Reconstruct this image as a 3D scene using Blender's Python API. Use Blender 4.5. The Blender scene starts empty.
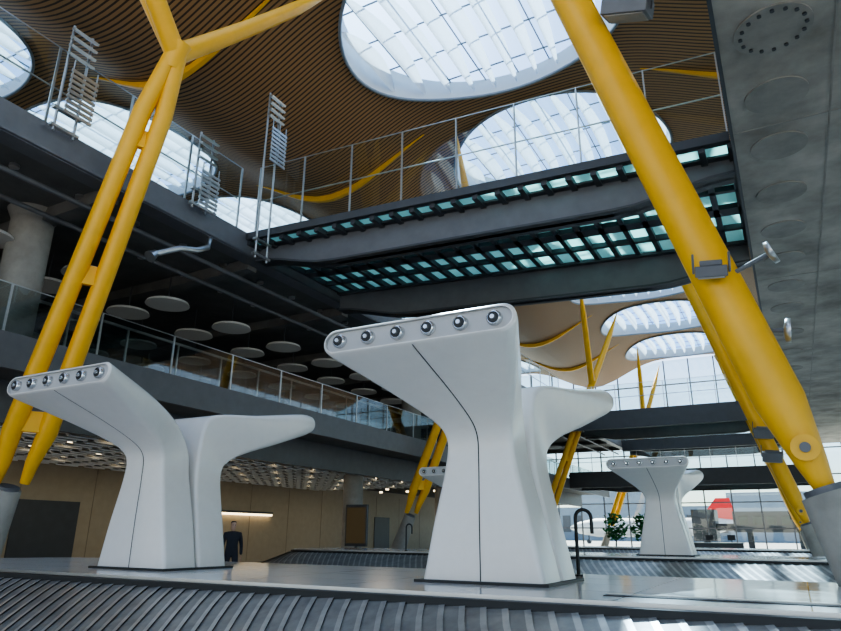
import bpy, math, random
from mathutils import Vector, Matrix
random.seed(4)
PI=math.pi
# ------------------------------------------------------------------ materials
def mat(name, col, rough=0.5, metal=0.0, var=0.0, scale=3.0, bump=0.0, spec=0.5, emit=None, estr=0):
    m=bpy.data.materials.new(name); m.use_nodes=True
    nt=m.node_tree; b=nt.nodes['Principled BSDF']
    b.inputs['Roughness'].default_value=rough
    b.inputs['Metallic'].default_value=metal
    b.inputs['Specular IOR Level'].default_value=spec
    b.inputs['Base Color'].default_value=(*col,1)
    tc=nt.nodes.new('ShaderNodeTexCoord')
    n=nt.nodes.new('ShaderNodeTexNoise'); n.inputs['Scale'].default_value=scale; n.inputs['Detail'].default_value=7; n.inputs['Roughness'].default_value=0.6
    nt.links.new(tc.outputs['Object'],n.inputs['Vector'])
    r=nt.nodes.new('ShaderNodeValToRGB')
    r.color_ramp.elements[0].position=0.3; r.color_ramp.elements[1].position=0.7
    v=max(var,0.02)
    r.color_ramp.elements[0].color=(*[max(0,c*(1-v)) for c in col],1)
    r.color_ramp.elements[1].color=(*[min(1,c*(1+v)) for c in col],1)
    nt.links.new(n.outputs['Fac'],r.inputs['Fac']); nt.links.new(r.outputs['Color'],b.inputs['Base Color'])
    if bump>0:
        bp=nt.nodes.new('ShaderNodeBump'); bp.inputs['Strength'].default_value=bump; bp.inputs['Distance'].default_value=0.03
        nt.links.new(n.outputs['Fac'],bp.inputs['Height']); nt.links.new(bp.outputs['Normal'],b.inputs['Normal'])
    if emit:
        b.inputs['Emission Color'].default_value=(*emit,1); b.inputs['Emission Strength'].default_value=estr
    return m
def glass(name,tint,gloss=0.12,rough=0.02):
    m=bpy.data.materials.new(name); m.use_nodes=True; nt=m.node_tree
    nt.nodes.remove(nt.nodes['Principled BSDF']); out=nt.nodes['Material Output']
    t=nt.nodes.new('ShaderNodeBsdfTransparent'); t.inputs[0].default_value=(*tint,1)
    g=nt.nodes.new('ShaderNodeBsdfGlossy'); g.inputs['Roughness'].default_value=rough
    mx=nt.nodes.new('ShaderNodeMixShader'); mx.inputs[0].default_value=gloss
    nt.links.new(t.outputs[0],mx.inputs[1]); nt.links.new(g.outputs[0],mx.inputs[2]); nt.links.new(mx.outputs[0],out.inputs[0])
    return m
def translucent(name,col,mixf=0.5):
    m=bpy.data.materials.new(name); m.use_nodes=True; nt=m.node_tree
    nt.nodes.remove(nt.nodes['Principled BSDF']); out=nt.nodes['Material Output']
    t=nt.nodes.new('ShaderNodeBsdfTranslucent'); t.inputs[0].default_value=(*col,1)
    d=nt.nodes.new('ShaderNodeBsdfDiffuse'); d.inputs[0].default_value=(*col,1)
    mx=nt.nodes.new('ShaderNodeMixShader'); mx.inputs[0].default_value=mixf
    nt.links.new(d.outputs[0],mx.inputs[1]); nt.links.new(t.outputs[0],mx.inputs[2]); nt.links.new(mx.outputs[0],out.inputs[0])
    return m
def stripes(name,c1,c2,axis,pitch,frac,rough=0.5,axis2=None,pitch2=1,frac2=0.02):
    m=bpy.data.materials.new(name); m.use_nodes=True; nt=m.node_tree; b=nt.nodes['Principled BSDF']
    b.inputs['Roughness'].default_value=rough
    tc=nt.nodes.new('ShaderNodeTexCoord'); sp=nt.nodes.new('ShaderNodeSeparateXYZ'); nt.links.new(tc.outputs['Object'],sp.inputs[0])
    def line(ax,p,fr):
        a=nt.nodes.new('ShaderNodeMath'); a.operation='DIVIDE'; nt.links.new(sp.outputs[ax],a.inputs[0]); a.inputs[1].default_value=p
        f=nt.nodes.new('ShaderNodeMath'); f.operation='FRACT'; nt.links.new(a.outputs[0],f.inputs[0])
        l=nt.nodes.new('ShaderNodeMath'); l.operation='LESS_THAN'; nt.links.new(f.outputs[0],l.inputs[0]); l.inputs[1].default_value=fr
        return l
    l=line(axis,pitch,frac)
    if axis2 is not None:
        l2=line(axis2,pitch2,frac2); mxm=nt.nodes.new('ShaderNodeMath'); mxm.operation='MAXIMUM'
        nt.links.new(l.outputs[0],mxm.inputs[0]); nt.links.new(l2.outputs[0],mxm.inputs[1]); l=mxm
    mx=nt.nodes.new('ShaderNodeMix'); mx.data_type='RGBA'
    mx.inputs[6].default_value=(*c1,1); mx.inputs[7].default_value=(*c2,1)
    nt.links.new(l.outputs[0],mx.inputs[0]); nt.links.new(mx.outputs[2],b.inputs['Base Color'])
    return m
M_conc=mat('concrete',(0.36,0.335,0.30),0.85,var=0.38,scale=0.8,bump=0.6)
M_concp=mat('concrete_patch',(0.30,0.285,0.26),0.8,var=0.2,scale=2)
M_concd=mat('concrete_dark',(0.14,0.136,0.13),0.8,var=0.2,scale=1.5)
M_yel=mat('yellow_paint',(0.82,0.43,0.02),0.4,var=0.05)
M_steel=mat('dark_steel_paint',(0.05,0.053,0.06),0.45,var=0.1)
M_steel2=mat('grey_steel_paint',(0.13,0.133,0.145),0.45,var=0.1)
M_rail=mat('brushed_steel',(0.5,0.5,0.5),0.3,metal=0.9,var=0.05)
M_pod=mat('pod_white_resin',(0.82,0.785,0.745),0.22,var=0.02,scale=8)
M_podface=mat('pod_face_grey',(0.50,0.49,0.48),0.4,var=0.05)
M_black=mat('black_rubber',(0.02,0.02,0.02),0.5)
M_chrome=mat('chrome_ring',(0.75,0.75,0.75),0.2,metal=0.8)
M_blade=translucent('sail_white',(0.95,0.95,0.94),0.5)
M_mull=mat('skylight_mullion',(0.25,0.28,0.32),0.4)
M_white=mat('white_paint',(0.78,0.78,0.76),0.5)
M_disc=mat('disc_fixture_white',(0.55,0.55,0.53),0.5,emit=(1,0.95,0.85),estr=0.02)  # grey discs with a faint added glow
M_glass=glass('clear_glass',(0.85,0.91,0.90),0.08)
M_glassm=glass('balustrade_tinted_glass',(0.55,0.62,0.62),0.16)
M_glassd=glass('tinted_glass',(0.62,0.74,0.78),0.10)
M_skyglass=glass('skylight_glass',(0.42,0.66,0.92),0.05)
M_green=translucent('green_deck_glass',(0.36,0.70,0.58),0.80)
M_bamboo=stripes('bamboo_slats',(0.35,0.195,0.085),(0.045,0.027,0.015),1,0.17,0.36,0.55)
M_tile=stripes('island_tiles',(0.76,0.755,0.74),(0.3,0.3,0.3),0,1.2,0.010,0.12,1,0.825,0.012)
M_plate=mat('carousel_plate',(0.34,0.335,0.325),0.42,metal=0.5,var=0.25,scale=5)
M_plate_glint=mat('carousel_plate_glint',(0.58,0.57,0.55),0.36,metal=0.55,var=0.2,scale=5)  # lighter strip paints in the light caught along each plate
M_floor=mat('polished_stone_floor',(0.45,0.44,0.42),0.2,var=0.1,scale=2)
M_beige=mat('beige_wall_panel',(0.38,0.31,0.22),0.5,var=0.06)
M_beiged=mat('beige_wall_joint',(0.26,0.21,0.15),0.5)
M_skin=mat('skin',(0.5,0.32,0.24),0.6)
M_cloth=mat('dark_cloth',(0.03,0.03,0.04),0.9,var=0.2)
M_red=mat('red_paint',(0.85,0.03,0.03),0.4)
M_leaf=mat('leaf_green',(0.05,0.25,0.07),0.7,var=0.4,scale=10)
M_warm=mat('warm_lamp',(1,0.9,0.7),0.5,emit=(1,0.8,0.5),estr=4)
M_screen=mat('sign_screen',(0.02,0.02,0.02),0.3,emit=(0.9,0.6,0.2),estr=0.04)
M_asph=mat('apron_concrete',(0.5,0.49,0.46),0.8,var=0.1,scale=0.1)
M_bldg=mat('distant_building_grey',(0.30,0.36,0.42),0.7,var=0.1,scale=0.2)

# ------------------------------------------------------------------ mesh builder
class B:
    def __init__(s): s.v=[];s.f=[];s.m=[];s.sm=[]
    def add(s,vs,fs,m=0,smooth=False):
        o=len(s.v); s.v+= [tuple(v) for v in vs]
        for f in fs: s.f.append([i+o for i in f]); s.m.append(m); s.sm.append(smooth)
    def quad(s,a,b,c,d,m=0): s.add([a,b,c,d],[(0,1,2,3)],m)
    def box(s,c,sz,m=0,R=None):
        c=Vector(c); h=[x/2 for x in sz]; vs=[]
        for x in(-1,1):
            for y in(-1,1):
                for z in(-1,1):
                    p=Vector((x*h[0],y*h[1],z*h[2]))
                    if R is not None: p=R@p
                    vs.append(c+p)
        s.add(vs,[(0,1,3,2),(4,6,7,5),(0,4,5,1),(2,3,7,6),(0,2,6,4),(1,5,7,3)],m)
    def mm(s,a,b,m=0):
        s.box([(a[i]+b[i])/2 for i in range(3)],[abs(b[i]-a[i]) for i in range(3)],m)
    def tube(s,pts,rad,n=16,m=0,caps=True):
        pts=[Vector(p) for p in pts]
        if not hasattr(rad,'__len__'): rad=[rad]*len(pts)
        vs=[];fs=[]; up=None
        for i,p in enumerate(pts):
            d=(pts[min(i+1,len(pts)-1)]-pts[max(i-1,0)]).normalized()
            if up is None:
                up=Vector((0,0,1)) if abs(d.z)<0.9 else Vector((1,0,0))
            a=d.cross(up).normalized(); b=a.cross(d).normalized(); up=b
            for k in range(n):
                t=2*PI*k/n; vs.append(p+a*math.cos(t)*rad[i]+b*math.sin(t)*rad[i])
        for i in range(len(pts)-1):
            for k in range(n):
                k2=(k+1)%n; fs.append((i*n+k,i*n+k2,(i+1)*n+k2,(i+1)*n+k))
        s.add(vs,fs,m,True)
        if caps:
            o=len(pts)-1
            s.add(vs[:n],[tuple(range(n-1,-1,-1))],m); s.add(vs[o*n:],[tuple(range(n))],m)
    def beam(s,p,q,w,h,m=0):
        p=Vector(p);q=Vector(q);d=(q-p);L=d.length;d.normalize()
        up=Vector((0,0,1)); 
        if abs(d.z)>0.95: up=Vector((0,1,0))
        a=d.cross(up).normalized(); b=a.cross(d).normalized()
        R=Matrix((a,d,b)).transposed()
        s.box((p+q)/2,(w,L,h),m,R)
    def build(s,name,mats,loc=(0,0,0),parent=None,bevel=0):
        me=bpy.data.meshes.new(name); me.from_pydata(s.v,[],s.f); 
        for m in mats: me.materials.append(m)
        for i,p in enumerate(me.polygons): p.material_index=s.m[i]; p.use_smooth=s.sm[i]
        me.update(); ob=bpy.data.objects.new(name,me); bpy.context.scene.collection.objects.link(ob); ob.location=loc
        if parent: ob.parent=parent
        if bevel:
            md=ob.modifiers.new('bevel','BEVEL'); md.width=bevel; md.segments=2
        return ob
def inst(ob,name,loc):
    o=bpy.data.objects.new(name,ob.data); o.location=loc; bpy.context.scene.collection.objects.link(o); return o

# ------------------------------------------------------------------ roof
def rg(x): return (math.cos(2*PI*(x+7)/18)+1)/2
def rz(x): g=rg(x); return 15.7+2.2*(1-(1-g)**2)
RA,RB=4.75,4.05
XC=[-25,-7,11]; YC=[-1.5+9*k for k in range(0,8)]  # right-hand row is unseen, added to block light from above
b=B()
angs=sorted(set([round(a,6) for a in [2*PI*k/88 for k in range(88)]+[math.atan2(4.5,9),PI-math.atan2(4.5,9),PI+math.atan2(4.5,9),2*PI-math.atan2(4.5,9)]]))
NR=9
for xc in XC:
    for yc in YC:
        vs=[];fs=[];n=len(angs)
        for r in range(NR+1):
            t=r/NR
            for a in angs:
                c,s_=math.cos(a),math.sin(a)
                k=min(9/abs(c) if abs(c)>1e-6 else 1e9, 4.5/abs(s_) if abs(s_)>1e-6 else 1e9)
                x=xc+(1-t)*RA*c+t*k*c; y=yc+(1-t)*RB*s_+t*k*s_
                vs.append((x,y,rz(x)))
        for r in range(NR):
            for i in range(n):
                j=(i+1)%n; fs.append((r*n+i,(r+1)*n+i,(r+1)*n+j,r*n+j))
        b.add(vs,fs,0,True)
b.build('ceiling',[M_bamboo])
ZG=18.6
def skylight(xc):
    b=B(); n=64; vs=[];fs=[]
    for k in range(n):
        a=2*PI*k/n; x=RA*math.cos(a); y=RB*math.sin(a)
        vs+= [(x,y,rz(xc+x)-0.10),(x,y,ZG)]
    for k in range(n):
        j=(k+1)%n; fs.append((2*k,2*k+1,2*j+1,2*j))
    b.add(vs,fs,0,True)
    pts=[(RA*math.cos(2*PI*k/n),RB*math.sin(2*PI*k/n),rz(xc+RA*math.cos(2*PI*k/n))-0.05) for k in range(n+1)]
    b.tube(pts,0.06,6,4,False)
    vs=[(RA*math.cos(2*PI*k/n),RB*math.sin(2*PI*k/n),ZG) for k in range(n)]
    b.add(vs,[tuple(range(n))],3)
    x=-3.9
    while x<4.2:
        L=RB*math.sqrt(max(0,1-(x/RA)**2)); b.mm((x-.02,-L,ZG-.06),(x+.02,L,ZG-.01),4); x+=1.3
    y=-3.2
    while y<4.0:
        L=RA*math.sqrt(max(0,1-(y/RB)**2)); b.mm((-L,y-.02,ZG-.06),(L,y+.02,ZG-.01),4); y+=1.6
    x=-4.25
    while x<4.4:
        L=RB*math.sqrt(max(0,1-(x/RA)**2))*0.99
        nn=18; mm_=6; vs=[];fs=[]
        for i in range(nn+1):
            t=i/nn; w=0.62*(0.10+0.90*math.sin(PI*t)**0.7)
            yy=-L+2*L*t
            for j in range(mm_+1):
                q=j/mm_-0.5; ang=math.radians(60)
                lx=q*w; lz=0.24*w*math.cos(PI*q)
                vs.append((x+0.28*math.sin(PI*t)+lx*math.cos(ang)-lz*math.sin(ang), yy, rz(xc+x)+0.22+lx*math.sin(ang)+lz*math.cos(ang)))
        for i in range(nn):
            for j in range(mm_):
                o=i*(mm_+1)+j; fs.append((o,o+1,o+mm_+2,o+mm_+1))
        b.add(vs,fs,2,True)
        x+=0.84
    return b
first=None
sk=skylight(-7)
for xc in XC:
    for yc in YC:
        if first is None: first=sk.build('skylight',[M_white,M_rail,M_blade,M_skyglass,M_mull],(xc,yc,0))
        else: inst(first,'skylight',(xc,yc,0))
for k in range(0,7):
    y=3.0+9*k
    b=B()
    for c in (-16,2):
        X=c-4.6; pr=None
        while X<=c+4.61:
            t=abs(X-c)/4.6; h=0.03+0.25*(1-t**1.5); z=rz(X)+0.02-h/2; wa=0.03+0.07*(1-t)
            cur=(X,z,h,wa)
            if pr:
                x0,z0,h0,w0=pr; x1,z1,h1,w1=cur
                vs=[(x0,y-w0,z0-h0/2),(x0,y+w0,z0-h0/2),(x0,y+w0,z0+h0/2),(x0,y-w0,z0+h0/2),
                    (x1,y-w1,z1-h1/2),(x1,y+w1,z1-h1/2),(x1,y+w1,z1+h1/2),(x1,y-w1,z1+h1/2)]
                b.add(vs,[(0,1,5,4),(1,2,6,5),(3,0,4,7)],0)
            pr=cur; X+=0.46
    b.build('roof_beam',[M_yel])

# ------------------------------------------------------------------ shell
YE=66.4
b=B(); b.mm((-34,-12,-0.3),(22,YE,0.0)); b.build('floor',[M_floor])
b=B(); b.mm((-34.4,-12,0),(-34,YE,15.2)); b.build('unseen_wall_left',[M_concd])  # out of view, added to keep the interior darker
b=B(); Yf=YE
b.quad((-34,Yf,0),(20,Yf,0),(20,Yf,17.8),(-34,Yf,17.8),1)
x=-34
while x<=20: b.mm((x-.05,Yf-.1,0),(x+.05,Yf+.1,17.8),0); x+=2.25
for z in (0.1,2.2,4.4,6.6,8.8,11,13.2,15.4): b.mm((-34,Yf-.08,z-.05),(20,Yf+.08,z+.05),0)
b.build('window_1',[M_steel2,M_glassd])
b=B(); b.quad((20,-12,0),(20,YE,0),(20,YE,8.4),(20,-12,8.4),1)  # unseen glazing instead of a wall, added to light the right soffit
y=-12
while y<=61: b.mm((19.95,y-.05,0),(20.05,y+.05,8.4),0); y+=2.5
b.build('added_window_right',[M_steel2,M_glassd])
# right upper slab
b=B(); b.mm((0,-12,8.4),(20,60,9.1),0)
b.mm((-0.06,-12,8.36),(0.0,60,9.14),1)
for yy in (2.2,11.8,20,29,38): b.mm((0.02,yy,8.39),(12,yy+0.03,8.41),2)
b.mm((1.5,-12,8.39),(1.53,60,8.41),2)
for i,yy in enumerate((7.4,9.2,10.9,12.6,14.6,16.6,18.6,20.8,23,26,29,32)):
    b.tube([(0.72,yy,8.375),(0.72,yy,8.41)],0.48 if i!=1 else 0.52,36,2)
    if i==1:
        for a in range(16):
            t=2*PI*a/16; b.tube([(0.72+.43*math.cos(t),yy+.43*math.sin(t),8.35),(0.72+.43*math.cos(t),yy+.43*math.sin(t),8.38)],0.03,10,1)
b.build('upper_floor_slab_right',[M_conc,M_steel,M_concp])
# left upper slab
b=B(); b.mm((-34,-12,8.65),(-12.0,60,9.0),0)
b.mm((-12.0,-12,8.5),(-11.9,60,9.12),1); b.mm((-12.35,-12,8.48),(-11.9,60,8.53),1)
y=-10
while y<60:
    b.mm((-34,y,8.35),(-12.3,y+0.35,8.66),2); y+=4.5
y=-10
while y<58:
    for X in (-13.2,-14.8):
        b.tube([(X,y,8.58),(X,y,8.66)],0.10,14,3)
    y+=1.5
for X in (-12.9,-14.1): b.tube([(X,-12,8.3),(X,60,8.3)],0.06,8,1)
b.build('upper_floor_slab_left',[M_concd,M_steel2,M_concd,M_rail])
# mezzanine
b=B(); b.mm((-34,-12,4.9),(-14.0,60,5.35),2); b.mm((-14.05,-12,4.65),(-13.95,60,5.4),1)
b.mm((-16.6,-12,3.9),(-16.4,60,5.0),1)
b.mm((-24.2,-12,5.35),(-24,60,8.65),2)
y=-10
while y<60: b.mm((-24,y,5.35),(-23.9,y+.1,8.65),1); y+=2.2
for z in (6.4,7.5): b.mm((-24,-12,z),(-23.9,60,z+.06),1)
b.build('mezzanine_floor',[M_conc,M_steel2,M_concd])
b=B(); b.quad((-17.6,-12,5.35),(-17.6,60,5.35),(-17.6,60,7.5),(-17.6,-12,7.5),1)
y=-11
while y<60: b.mm((-17.63,y,5.35),(-17.57,y+.06,7.5),0); y+=2.0
b.mm((-17.64,-12,7.46),(-17.56,60,7.54),0)
b.build('glass_partition',[M_rail,M_glassd])
b=B()
for X in (-15.2,-16.9,-19.6,-22.2):
    y=2
    while y<50:
        b.tube([(X,y,7.72),(X,y,7.80)],[0.62,0.58],28,0); b.tube([(X,y,7.8),(X,y,8.66)],0.02,6,1); y+=2.6
b.build('ceiling_disc_diffusers',[M_disc,M_steel])
def ccol(name,x,y,z0,z1,r):
    b=B(); b.tube([(x,y,z0),(x,y,z1)],r,32,0); b.tube([(x,y,z1-0.25),(x,y,z1)],[r,r*1.25],32,0); b.build(name,[M_concp])
for yy in (8.05,26.5,44.5): ccol('concrete_column',-14.95,yy,5.35,8.65,0.46)
for yy in (-1.4,25.6,34.6,43): ccol('concrete_column',-17.4,yy,0,4.9,0.45)
b=B()
x=-17
while x>-26:
    y=2
    while y<34:
        b.box((x,y,4.0),(0.16,0.95,0.05),0,Matrix.Rotation(0.5,3,'Y')); y+=1.25
    x-=0.5
b.mm((-26,0,4.35),(-16.6,60,4.4),1)
x=-18
while x>-26:
    y=3.2
    while y<40:
        b.tube([(x+.25,y-.02,4.02),(x+.25,y-.02,4.12)],0.1,12,2); y+=2.5
    x-=2.0
b.build('lattice_ceiling',[M_white,M_steel,M_warm])
b=B(); b.mm((-26.3,-12,0),(-26,62,4.9),0)
y=-10
while y<60: b.mm((-26,y,0),(-25.985,y+.025,4.0),1); y+=3.2
for (ya,yb) in ((8,9.6),(15.5,18.2),(41,43)): b.mm((-26,ya,0),(-25.95,yb,2.6),2)
b.build('wall_baggage_hall',[M_beige,M_beiged,M_steel])
b=B()
b.mm((-25.95,22,2.35),(-25.8,30,2.45),0); b.mm((-25.98,22,2.45),(-25.75,30,2.56),1)
b.build('linear_wall_light',[M_warm,M_steel])

# ------------------------------------------------------------------ railings
def railing(name,p0,p1,z,h,step=1.75,hand=True,g=None):
    b=B(); p0=Vector((*p0,z));p1=Vector((*p1,z)); d=p1-p0; L=d.length; d.normalize(); n=max(1,round(L/step))
    for i in range(n+1):
        p=p0+d*(L*i/n); b.beam(p-Vector((0,0,.0)),p+Vector((0,0,h)),0.03,0.05,0)
    b.quad(p0,p1,p1+Vector((0,0,h-.02)),p0+Vector((0,0,h-.02)),1)
    b.beam(p0+Vector((0,0,h)),p1+Vector((0,0,h)),0.02,0.02,0)
    if hand: 
        q=Vector((-d.y,d.x,0))*0.08
        b.tube([p0+q+Vector((0,0,h*.5)),p1+q+Vector((0,0,h*.5))],0.018,8,0)
    b.build(name,[M_rail,g or M_glass])
railing('glass_railing',(-11.95,-8),(-11.95,11.6),9.12,1.8)
railing('glass_railing',(-11.95,17),(-11.95,40),9.12,1.8)
railing('glass_railing',(-14.0,-8),(-14.0,58),5.4,1.05,2.2,False,M_glassm)
railing('glass_railing',(-11.7,12.05),(-0.1,12.95),9.1,2.0,1.45)
railing('glass_railing',(0.05,18.6),(0.05,40),9.14,1.3)

# ------------------------------------------------------------------ footbridge
def bridge(name,n0,n1,f0,f1,z,fas=0.2):
    b=B(); n0=Vector((*n0,z));n1=Vector((*n1,z));f0=Vector((*f0,z));f1=Vector((*f1,z))
    Z=Vector((0,0,1))
    def pt(s,t): return (n0*(1-s)+n1*s)*(1-t)+(f0*(1-s)+f1*s)*t
    for t in (0,1): b.beam(pt(0,t)+Z*(.74-fas/2),pt(1,t)+Z*(.74-fas/2),0.18,fas,0)
    fl1=(pt(0,1)-pt(0,0)).normalized()
    for t,dd,tz in ((0.12,0.10,0.48),(0.95,0.22,0.36)):
        N=24
        for i in range(N):
            s0,s1=i/N,(i+1)/N
            def H(s):
                e=min(s,1-s)/0.2; e=max(0,min(1,e)); e=e*e*(3-2*e)
                return 0.30+0.38*e+dd
            h0,h1=H(s0),H(s1)
            a=pt(s0,t);c=pt(s1,t); top=Z*tz
            w=fl1*0.07
            vs=[a+top-w,a+top+w,a+top+w-Z*h0,a+top-w-Z*h0,c+top-w,c+top+w,c+top+w-Z*h1,c+top-w-Z*h1]
            b.add(vs,[(0,4,5,1),(1,5,6,2),(2,6,7,3),(3,7,4,0)],1)
            fl=fl1*0.24
            for o1,o2 in ((a+top-Z*h0,c+top-Z*h1),(a+top,c+top)):
                u=Z*0.05
                b.add([o1-fl,o1+fl,o2+fl,o2-fl,o1-fl+u,o1+fl+u,o2+fl+u,o2-fl+u],[(0,1,2,3),(7,6,5,4),(0,3,7,4),(1,2,6,5)],0)
    b.quad(pt(0,0.02)+Z*.60,pt(1,0.02)+Z*.60,pt(1,.98)+Z*.60,pt(0,.98)+Z*.60,2)
    n=22
    for i in range(n+1):
        s=i/n; b.beam(pt(s,0)+Z*.50,pt(s,1)+Z*.50,0.13,0.15,0)
    for t in (0.36,0.56,0.76):
        b.beam(pt(0,t)+Z*.49,pt(1,t)+Z*.49,0.4 if t==0.56 else 0.12,0.13,0)
    b.build(name,[M_steel,M_steel2,M_green])
bridge('footbridge',(-11.88,12.0),(-0.08,12.9),(-11.88,16.6),(-0.08,18.3),8.35)
bridge('footbridge',(-11.88,41.5),(-0.08,41.5),(-11.88,45.5),(-0.08,45.5),8.1,1.1)
bridge('footbridge',(-13.9,48),(2,48),(-13.9,51),(2,51),5.05,1.1)
bridge('footbridge',(-11.88,57),(-0.08,57),(-11.88,60),(-0.08,60),8.35,0.9)
railing('glass_railing',(-11.7,41.5),(-.2,41.5),8.86,1.6,1.5)
railing('glass_railing',(-13.8,48),(1.9,48),5.81,1.3,1.5)

# ------------------------------------------------------------------ struts
def tree(name,base,node,double,tips):
    b=B(); base=Vector(base); node=Vector(node); d=(node-base).normalized()
    k=base.z/d.z; g=base-d*k
    b.tube([g,base-d*0.22],[0.36,0.24],28,1)
    b.tube([base-d*0.22,base-d*0.16],0.2,24,2)
    if not double:
        b.tube([base-d*0.16,base+d*0.1,base+d*0.75,node-d*1.0,node],[0.10,0.15,0.25,0.25,0.2],28,0)
        yv=Vector((0,1,0))
        b.tube([base+d*0.22-yv*.24,base+d*0.22+yv*.24],0.05,14,2)
        for sg in (-1,1):
            b.tube([base+d*0.22+yv*sg*.17,base+d*0.22+yv*sg*.21],0.13,18,0)
    else:
        for sg in (-1,1):
            o=Vector((0.15*sg,0.26*sg,0))
            b.tube([base+o*0.8-d*0.1,base+o*0.8+d*0.3,base+o+d*0.9,node+o*0.7-d*1.4,node+o*.2-d*.1],[0.09,0.13,0.185,0.185,0.18],24,0)
        for t in (0.12,0.45,0.78):
            p=base.lerp(node,t); b.beam(p-Vector((0.13,0.26,0)),p+Vector((0.13,0.26,0)),0.12,0.4,0)
    b.tube([node-d*0.35,node+d*0.25],[0.2,0.25],24,0)
    for tp in tips:
        tp=Vector(tp); mid=node.lerp(tp,0.5)+Vector((0,0,-0.2))
        pts=[];rs=[]
        for i in range(11):
            t=i/10; p=(node*(1-t)**2+mid*2*t*(1-t)+tp*t*t); pts.append(p); rs.append(0.22-0.06*t if t<0.7 else 0.178-0.5*(t-0.7))
        b.tube(pts,rs,20,0)
    return b.build(name,[M_yel,M_conc,M_steel2])
for i,yy in enumerate((7.7,25.7,43.7,61.7)):
    dx=[0.25,-1.0,-1.0,-1][i]
    tips=[(-9.6,yy+4.5,rz(-9.6)-(1.3 if i==0 else .5)),(-9.9,yy-4.7,16.9)]
    if i==0: tips.append((-11.6,yy-3.2,16.9))
    tree('yellow_roof_column',(-13.4+dx,yy,2.4),(-10.35+dx*0.4,yy,11.15),True,tips)
    tree('yellow_roof_column',(0.24,yy,2.05),(-2.75,yy,12.0),False,
        [(-3.3,yy+4.5,16.6),(-3.3,yy-4.7,16.6)])

# ------------------------------------------------------------------ pods
def interp(keys,t):
    for i in range(len(keys)-1):
        if t<=keys[i+1][0]:
            a,c=keys[i],keys[i+1]; u=(t-a[0])/(c[0]-a[0]); 
            p0=keys[max(i-1,0)];p3=keys[min(i+2,len(keys)-1)]
            res=[]
            for j in range(1,len(a)):
                m0=(c[j]-p0[j])/(c[0]-p0[0])*(c[0]-a[0]) if i>0 else (c[j]-a[j])
                m1=(p3[j]-a[j])/(p3[0]-a[0])*(c[0]-a[0]) if i<len(keys)-2 else (c[j]-a[j])
                u2=u*u;u3=u2*u
                res.append((2*u3-3*u2+1)*a[j]+(u3-2*u2+u)*m0+(-2*u3+3*u2)*c[j]+(u3-u2)*m1)
            return res
    return keys[-1][1:]
def rrect(w,h,r,n=6):
    pts=[]; r=min(r,w/2-1e-3,h/2-1e-3)
    for cx,cy,a0 in ((w/2-r,h/2-r,0),(-w/2+r,h/2-r,PI/2),(-w/2+r,-h/2+r,PI),(w/2-r,-h/2+r,1.5*PI)):
        for k in range(n+1):
            a=a0+PI/2*k/n; pts.append((cx+r*math.cos(a),cy+r*math.sin(a)))
    return pts
FRONT=[(0,0,0,.50,0,1.22,.05),(.25,0.0,.55,.49,.55,.98,.05),(.46,.01,1.1,.46,1.10,.73,.05),(.56,-.01,1.33,.41,1.42,.70,.05),
       (.65,-.15,1.47,.16,1.70,.84,.06),(.78,-.58,1.66,-.36,1.92,1.24,.09),(.97,-1.26,1.905,-1.24,2.15,1.82,.12),(1,-1.32,1.93,-1.30,2.165,1.84,.117)]
REAR=[(0,1.0,0,.53,0,1.22,.05),(.25,1.0,.55,.53,.55,.98,.05),(.46,1.0,1.05,.545,1.12,.76,.05),(.56,1.02,1.25,.57,1.58,.74,.05),
       (.64,1.12,1.37,.62,1.86,.82,.05),(.69,1.30,1.47,.78,1.945,.96,.06),(.80,1.7,1.62,1.4,2.02,1.26,.09),(.97,2.28,1.84,2.24,2.16,1.62,.14),(1,2.38,1.89,2.38,2.15,1.62,.118)]
def leaf(b,keys,flip):
    N=60; rings=[]
    for i in range(N+1):
        oy,oz,iy,iz,w,r=interp(keys,i/N)
        o=Vector((0,oy,oz));q=Vector((0,iy,iz)); c=(o+q)/2; ax=(q-o); h=ax.length; ax.normalize()
        rings.append([c+Vector((px,0,0))+ax*py for px,py in rrect(w,h,r)])
    n=len(rings[0]); vs=[p for R in rings for p in R]; fs=[]
    for i in range(N):
        for k in range(n):
            j=(k+1)%n; f=(i*n+k,i*n+j,(i+1)*n+j,(i+1)*n+k); fs.append(f if not flip else f[::-1])
    b.add(vs,fs,0,True)
    return rings[-1],rings[0]
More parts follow.
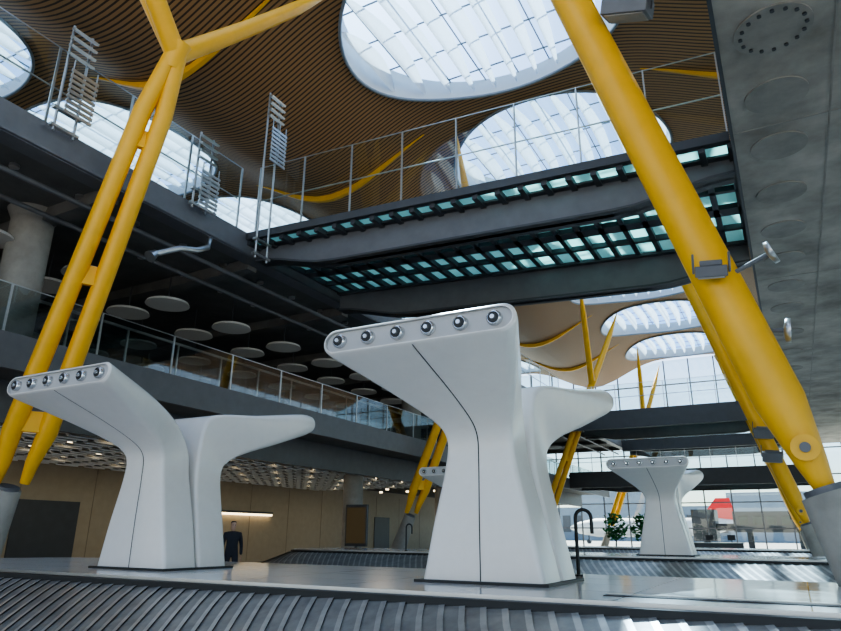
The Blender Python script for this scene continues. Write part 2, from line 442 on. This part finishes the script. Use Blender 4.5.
def pod():
    b=B()
    end,_=leaf(b,FRONT,False)
    cz=2.0475; fy=-1.31
    n=len(end)
    def scl(k,dy):
        return [Vector((p.x*(1-k),p.y+dy,cz+(p.z-cz)*(1-k*6.5))) for p in end]
    r1=scl(0.018,-0.02); r2=scl(0.030,-0.02); r3=scl(0.032,0.012)
    def strip(a,d,m):
        vs=a+d; b.add(vs,[(i,(i+1)%n,n+(i+1)%n,n+i) for i in range(n)],m,False)
    strip(end,r1,0); strip(r1,r2,0); strip(r2,r3,1); b.add(r3,[tuple(range(n))],1)
    for k in range(6):
        x=-0.74+k*0.296; p=Vector((x,fy+.01,cz))
        b.tube([p+Vector((0,.01,0)),p+Vector((0,-.045,0)),p+Vector((0,-.05,0))],[0.064,0.061,0.05],24,2)
        b.tube([p+Vector((0,-.03,0)),p+Vector((0,-.056,0))],[0.05,0.046],20,3)
        b.tube([p+Vector((0,-.05,0)),p+Vector((0,-.075,0))],[0.024,0.018],16,2)
    end,_=leaf(b,REAR,True)
    cr=2.02; pv=end; n=len(end)
    for (dy,kx,kz) in ((.03,.985,.9),(.055,.96,.7),(.065,.93,.4)):
        r1=[Vector((p.x*kx,p.y+dy,cr+(p.z-cr)*kz)) for p in end]
        b.add(pv+r1,[(i,(i+1)%n,n+(i+1)%n,n+i) for i in range(n)],0,True); pv=r1
    b.add(pv,[tuple(range(n))],0,True)
    for keys in (FRONT,REAR):
        pr=None
        for i in range(0,61):
            oy,oz,iy,iz,w,r=interp(keys,i/60)
            d=(Vector((0,oy,oz))-Vector((0,iy,iz))).normalized()
            cur=Vector((0,oy,oz))+d*0.002
            if pr is not None: b.quad(pr+Vector((-.006,0,0)),pr+Vector((.006,0,0)),cur+Vector((.006,0,0)),cur+Vector((-.006,0,0)),3)
            pr=cur
    b.mm((-.66,-.06,0.0),(.66,1.06,0.025),3)  # base plate, black to paint in the shadow at the pod foot
    return b
pb=pod(); pm=[M_pod,M_podface,M_chrome,M_black]
p0=pb.build('air_diffuser_pod',pm,(-2.6,5.93,1.0))
for loc in ((-7.1,5.75,1.0),(-2.85,17.4,1.0),(-7.9,17.4,1.0)):
    inst(p0,'air_diffuser_pod',loc)

# ------------------------------------------------------------------ carousels
def carousel(name,x0,x1,yc,R=1.65,zt=1.0):
    b=B()
    L=x1-x0
    def path(s,rad):
        Ls=L; La=PI*R; T=2*Ls+2*La; s=s%T
        if s<Ls: return Vector((x0+s,yc-rad,0))
        s-=Ls
        if s<La: a=-PI/2+s/R; return Vector((x1+rad*math.cos(a),yc+rad*math.sin(a),0))
        s-=La
        if s<Ls: return Vector((x1-s,yc+rad,0))
        s-=Ls; a=PI/2+s/R; return Vector((x0+rad*math.cos(a),yc+rad*math.sin(a),0))
    T=2*L+2*PI*R; N=int(T/0.17); st=T/N
    Z=Vector((0,0,1))
    ss=[0]+[L+PI*R*k/20 for k in range(21)]+[2*L+PI*R+PI*R*k/20 for k in range(21)]
    top=[path(s,R)+Z*zt for s in ss]; b.add(top,[tuple(range(len(top)))],0)
    def wall(r0,z0,r1,z1,m):
        a=[path(s,r0)+Z*z0 for s in ss]; c=[path(s,r1)+Z*z1 for s in ss]; n=len(ss)
        b.add(a+c,[(i,(i+1)%n,n+(i+1)%n,n+i) for i in range(n)],m)
    wall(R,zt,R,zt-0.03,3); wall(R,zt-.03,R+.10,zt-.03,4); wall(R+.1,zt-.03,R+.1,zt-.09,4)
    wall(R+.06,zt-.12,R+1.25,0.46,4)
    wall(R+1.22,0.47,R+1.30,0.47,3); wall(R+1.30,0.47,R+1.34,0.38,4); wall(R+1.34,.38,R+1.34,.30,4); wall(R+1.28,.30,R+1.28,0,3)
    for i in range(N):
        s=i*st; K=5
        for (a0,a1,m,lift) in ((0,0.70,1,0.0),(0.60,1.0,2,0.006)):
            vs=[];fs=[]
            for k in range(K+1):
                t=k/K; sk=0.62*t**1.15
                rr=R+0.09+1.14*t; z=zt-0.085-(zt-0.085-0.475)*t
                zz=z+0.012*t
                vs+=[path(s+sk+a0*st,rr)+Z*(zz+lift),path(s+sk+a1*st,rr)+Z*(zz+0.008+lift)]
            for k in range(K): fs.append((2*k,2*k+1,2*k+3,2*k+2))
            b.add(vs,fs,m)
    return b.build(name,[M_tile,M_plate,M_plate_glint,M_rail,M_black])
carousel('baggage_carousel',-10.1,5,6.6)
carousel('baggage_carousel',-12.3,5,17.95)
carousel('baggage_carousel',-11,5,31)
b=B(); b.mm((-1.35,5.35,1.0),(3.5,5.45,1.006),0); b.mm((-1.35,5.45,1.0),(3.5,5.48,1.012),1); b.build('floor_slot_grille',[M_black,M_rail])

def hoop(x,y,z):
    b=B(); pts=[(x-.09,y,z)]+[(x-.09*math.cos(a),y,z+.62+.09*math.sin(a)) for a in [PI*k/8 for k in range(9)]]+[(x+.09,y,z+.45)]
    b.tube(pts,0.02,10,0); b.tube([(x-.09,y,z),(x-.09,y,z+.02)],.05,12,0)
    b.build('guard_hoop',[M_black])
hoop(-2.12,7.75,1.0); hoop(-9.5,16.8,1.0)

# ------------------------------------------------------------------ fixtures
def flood(name,p,arm,size=(0.4,0.3,0.16),rot=0.3):
    b=B(); R=Matrix.Rotation(rot,3,'Y')@Matrix.Rotation(0.35,3,'X')
    b.box(p,size,0,R); b.box(Vector(p)+R@Vector((0,0,-size[2]/2-.01)),(size[0]*.85,size[1]*.85,0.02),1,R)
    b.box(Vector(p)+R@Vector((0,0,size[2]/2+.03)),(size[0]*.7,size[1]*.5,0.06),2,R)
    for t in (-1,1): b.beam(Vector(p)+R@Vector((t*(size[0]/2+.02),0,-.02)),Vector(p)+R@Vector((t*(size[0]/2+.02),0,size[2]+.08)),0.02,0.05,2)
    b.tube([Vector(p)+R@Vector((0,0,.08)),arm],0.03,10,2)
    b.build(name,[M_steel2,M_concp,M_steel2],bevel=0.01)
flood('floodlight',(-1.0,7.5,8.1),(0.1,7.8,8.42),(0.6,0.4,0.2))
flood('floodlight',(-0.42,7.3,4.15),(-0.40,7.7,4.1),(0.32,0.12,0.12),0.1)
flood('floodlight',(-0.55,25.3,4.8),(-0.6,25.6,4.9),(0.6,0.3,0.3),0.1)
flood('floodlight',(-0.4,25.3,4.0),(-0.4,25.6,4.1),(0.6,0.3,0.3),0.1)
b=B()
def dish(p,q):
    p=Vector(p);q=Vector(q);d=(q-p).normalized()
    b.tube([p,p+d*.05,p+d*.07],[0.13,0.13,0.05],24,0); b.tube([p+d*.05,q],0.025,10,1)
dish((0.20,7.5,4.34),(-0.33,7.6,4.15)); 
dish((0.24,7.7,3.50),(-0.15,7.7,3.55))
b.build('dish_spotlight',[M_rail,M_steel2])
def mast(name,x,y,z0,z1,k=1.0):
    b=B()
    for dy in (0,.42): b.tube([(x,y+dy,z0),(x,y+dy,z1)],0.028,10,0)
    z=z1-0.15
    for i in range(4): b.box((x+.1,y+.21,z),(0.14,0.55,0.05),0,Matrix.Rotation(.5,3,'Y')); z-=0.2
    z-=0.15
    for i in range(9): b.box((x+.14,y+.35,z),(0.03,0.6,0.07),0); z-=0.12
    for q in (.08,.35,.6): b.tube([(x+.14,y+q,z+.1),(x+.14,y+q,z1-.85)],.015,8,0)
    for zz in (z0+.1,z0+.5): b.box((x,y+.21,zz),(0.1,0.6,0.06),0)
    b.build(name,[M_rail])
mast('light_mast',-11.0,11.4,8.0,12.9)
mast('light_mast',-11.7,6.3,8.9,11.4)
mast('light_mast',-11.75,9.9,8.9,11.0)
mast('light_mast',-11.7,3.3,8.9,11.4)
b=B(); b.tube([(-11.7,9.0,7.3),(-11.5,9.5,7.6),(-11.5,10.0,7.75),(-11.6,10.4,8.0),(-11.95,10.7,8.2),(-12,10.8,8.55)],0.07,12,0); b.tube([(-11.7,8.9,7.2),(-11.7,9.05,7.35)],[.14,.08],14,0)
b.build('pipe_bracket_lamp',[M_rail])

def sign(name,p,w,h,mface,depth=0.12,ax='x'):
    b=B()
    if ax=='x': s=(w,depth,h); fs=(w*.9,0.01,h*.86); off=(0,-depth/2-.006,0)
    else: s=(depth,w,h); fs=(0.01,w*.9,h*.86); off=(depth/2+.006,0,0)
    b.box(p,s,0); b.box(Vector(p)+Vector(off),fs,1)
    if ax=='x' and p[2]-h/2>0.2: b.mm((p[0]-.04,p[1]-.04,0),(p[0]+.04,p[1]+.04,p[2]-h/2),0)
    return b.build(name,[M_steel,mface],bevel=0.01)
sign('information_totem',(-14.6,21.8,1.75),0.95,1.5,M_screen)
sign('wall_poster',(-25.9,13.2,2.6),1.0,1.4,M_red,0.08,'y')
sign('wall_screen',(-25.9,10.4,2.7),1.3,0.9,M_screen,0.08,'y')
sign('gate_sign',(-9.6,26.5,3.3),1.8,0.7,M_screen)

def plant(x,y):
    b=B(); b.tube([(x,y,0),(x,y,.7)],[.3,.4],20,1); b.tube([(x,y,.6),(x+.05,y,1.8)],[.06,.04],8,2)
    for i in range(300):
        a=random.random()*2*PI; r=0.8*random.random()**.5; z=1.2+1.5*random.random(); r*=math.sin(PI*(z-0.9)/2.1)
        c=Vector((x+r*math.cos(a),y+r*math.sin(a),z)); d=Vector((random.uniform(-1,1),random.uniform(-1,1),random.uniform(-.3,1))).normalized()*.3
        e=d.cross(Vector((0,0,1))).normalized()*.13
        b.quad(c,c+d*.5+e,c+d,c+d*.5-e,0)
    b.build('potted_tree',[M_leaf,M_white,M_steel])
plant(-10.3,45);plant(-8.6,45.4)
def desk(x,y,w):
    b=B(); b.mm((x,y,0),(x+w,y+.7,1.05),0); b.mm((x-.05,y-.12,1.05),(x+w+.05,y+.8,1.1),1)
    for k in range(int(w/1.4)):
        cx=x+.7+k*1.4; b.mm((cx-.25,y+.3,1.25),(cx+.25,y+.34,1.6),3); b.mm((cx-.03,y+.32,1.1),(cx+.03,y+.36,1.25),3)
    b.build('service_desk',[M_steel2,M_white,M_concp,M_steel])
desk(-9,52,5.6)

# outside
b=B(); b.mm((-300,YE+.6,-0.32),(300,500,-0.05)); b.mm((22.1,-150,-0.32),(300,YE+.5,-0.05)); b.mm((-60,-150,-0.32),(22,-12.1,-0.05)); b.build('apron_ground',[M_asph])  # right and rear ground is unseen, added to bounce sunlight indoors
b=B(); b.mm((-6.2,84,2.0),(1.5,87,4.2),0); b.mm((-11,88,1.0),(-8.4,92,4.6),0)
for x in (-5,0): b.mm((x,85,-.05),(x+.6,86,2.1),0)
b.mm((-10,89,-.05),(-9.4,91,1.1),0); b.mm((-8.4,88.6,2.2),(-6.2,90.5,3.0),0)
for i in range(5): b.mm((-5.6+i*1.4,83.95,2.8),(-4.7+i*1.4,84.0,3.7),1)
b.build('jet_bridge',[M_steel,M_glassd])
b=B(); b.tube([(-44,150,3.2),(-42,150,3.2),(-38,150,3.3),(-22,150,3.3),(-14,150,3.7),(-9,150,4.3)],[.2,1.2,1.9,1.9,1.5,.3],24,0)
vs=[(-17.5,149.8,4.4),(-10.2,149.8,4.4),(-11.2,149.8,9.0),(-13.8,149.8,9.0),(-17.5,150.2,4.4),(-10.2,150.2,4.4),(-11.2,150.2,9.0),(-13.8,150.2,9.0)]
b.add(vs,[(0,1,2,3),(7,6,5,4),(0,3,7,4),(3,2,6,7),(2,1,5,6)],1)
b.add([(-32,150,2.6),(-27,150,2.6),(-22,136,3.2),(-24,136,3.2)],[(0,1,2,3)],0); b.add([(-32,150,2.6),(-27,150,2.6),(-22,164,3.2),(-24,164,3.2)],[(0,1,2,3)],0)
for x in (-40,-27): b.tube([(x,150,2),(x,150,0.4)],.15,8,2); b.tube([(x,149.6,0.4),(x,150.4,0.4)],.45,14,2)
b.build('airliner',[M_white,M_red,M_steel])
b=B(); b.mm((-120,260,0),(60,280,12),0); b.mm((-70,255,0),(-40,262,20),0); b.mm((-20,255,0),(6,262,16),0)
for i in range(36): b.mm((-119+i*5,259.8,3),(-116+i*5,260,9),1)
b.build('terminal_building',[M_bldg,M_steel2])

# ------------------------------------------------------------------ person
def person(x,y,rot):
    root=bpy.data.objects.new('person',None); bpy.context.scene.collection.objects.link(root); root.location=(x,y,0); root.rotation_euler=(0,0,rot)
    def skin(name,verts,edges,rad,m,sub=2):
        me=bpy.data.meshes.new(name); me.from_pydata(verts,edges,[]); me.materials.append(m)
        ob=bpy.data.objects.new(name,me); bpy.context.scene.collection.objects.link(ob); ob.parent=root
        ob.modifiers.new('skin','SKIN'); 
        for i,r in enumerate(rad): me.skin_vertices[0].data[i].radius=(r,r) if not isinstance(r,tuple) else r
        me.skin_vertices[0].data[0].use_root=True
        s=ob.modifiers.new('sub','SUBSURF'); s.levels=sub; s.render_levels=sub
    V=[(0,0,.95),(0,0,1.15),(0,0,1.38),(0,0,1.48),(-.19,0,1.40),(-.24,.02,1.12),(-.23,-.12,.90),(.19,0,1.40),(.25,.02,1.12),(.24,-.1,.88),
       (-.1,0,.90),(-.11,-.02,.5),(-.12,.02,.08),(.1,0,.90),(.12,-.06,.5),(.13,-.02,.08),(-.12,-.16,.05),(.13,-.2,.05)]
    E=[(0,1),(1,2),(2,3),(2,4),(4,5),(5,6),(2,7),(7,8),(8,9),(0,10),(10,11),(11,12),(0,13),(13,14),(14,15),(12,16),(15,17)]
    Rr=[(.16,.12),(.15,.11),(.18,.11),.06,.07,.05,.04,.07,.05,.04,.10,.07,.05,.10,.07,.05,.045,.045]
    skin('body',V,E,Rr,M_cloth)
    skin('head',[(0,0,1.47),(0,-.01,1.56),(0,-.015,1.65),(0,0,1.72)],[(0,1),(1,2),(2,3)],[.05,.075,.085,.06],M_skin)
    skin('hair',[(0,.03,1.60),(0,.025,1.69),(0,.01,1.745)],[(0,1),(1,2)],[.07,.09,.06],M_black)
    b=B(); b.tube([(0,-.09,1.61),(0,-.125,1.595)],[.012,.016],8,0)
    for s in (-1,1): b.tube([(s*.03,-.085,1.635),(s*.03,-.097,1.635)],.011,8,1)
    b.build('face',[M_skin,M_black],parent=root)
    for s in (-1,1):
        hx=.235*s; hz=.87
        skin('hand',[(hx,-.12,hz),(hx,-.14,hz-.06)],[(0,1)],[.03,.035],M_skin,1)
        for k in range(4): skin('finger_%d'%k,[(hx,-.165+.02*k,hz-.08),(hx,-.17+.02*k,hz-.13),(hx-.01*s,-.168+.02*k,hz-.165-.01*(k%3))],[(0,1),(1,2)],[.009,.009,.008],M_skin,1)
        skin('thumb',[(hx,-.165,hz-.03),(hx-.02*s,-.20,hz-.07),(hx-.02*s,-.205,hz-.10)],[(0,1),(1,2)],[.011,.01,.009],M_skin,1)
person(-13.35,14.0,0.9)

# ------------------------------------------------------------------ lights / world
for (x,y) in ((-21,10),(-21,18),(-21,26),(-21,34)):
    l=bpy.data.lights.new('downlight','AREA'); l.energy=50; l.size=2.0; l.color=(1,0.82,0.6)
    o=bpy.data.objects.new('downlight',l); o.location=(x,y,3.85); bpy.context.scene.collection.objects.link(o)
sun=bpy.data.lights.new('sun','SUN'); sun.energy=20; sun.angle=0.01; sun.color=(1,0.91,0.78)
so=bpy.data.objects.new('sun',sun); bpy.context.scene.collection.objects.link(so)
so.rotation_euler=Vector((6.5,-8.7,-12.5)).to_track_quat('-Z','Y').to_euler()
w=bpy.data.worlds.new('world'); bpy.context.scene.world=w; w.use_nodes=True; nt=w.node_tree
bg=nt.nodes['Background']; sky=nt.nodes.new('ShaderNodeTexSky'); sky.sky_type='NISHITA'; sky.sun_disc=False
sky.sun_elevation=math.radians(49); sky.sun_rotation=math.radians(-37); sky.altitude=600; sky.dust_density=1.5
mx=nt.nodes.new('ShaderNodeMix'); mx.data_type='RGBA'; mx.inputs[0].default_value=0.25; mx.inputs[7].default_value=(2.05,1.8,1.5,1)
nt.links.new(sky.outputs[0],mx.inputs[6]); nt.links.new(mx.outputs[2],bg.inputs[0]); bg.inputs[1].default_value=0.50
try: bpy.context.scene.view_settings.look='AgX - Medium High Contrast'
except Exception: pass

# ------------------------------------------------------------------ camera
cam=bpy.data.cameras.new('camera'); co=bpy.data.objects.new('camera',cam); bpy.context.scene.collection.objects.link(co)
cam.sensor_width=36; cam.lens=28.25; cam.clip_end=1000
Rm=Matrix.Rotation(math.radians(28.7),4,'Z')@Matrix.Rotation(math.radians(90+18.4),4,'X')@Matrix.Rotation(math.radians(0.5),4,'Z')
co.matrix_world=Matrix.Translation((0,0,1.42))@Rm
bpy.context.scene.camera=co
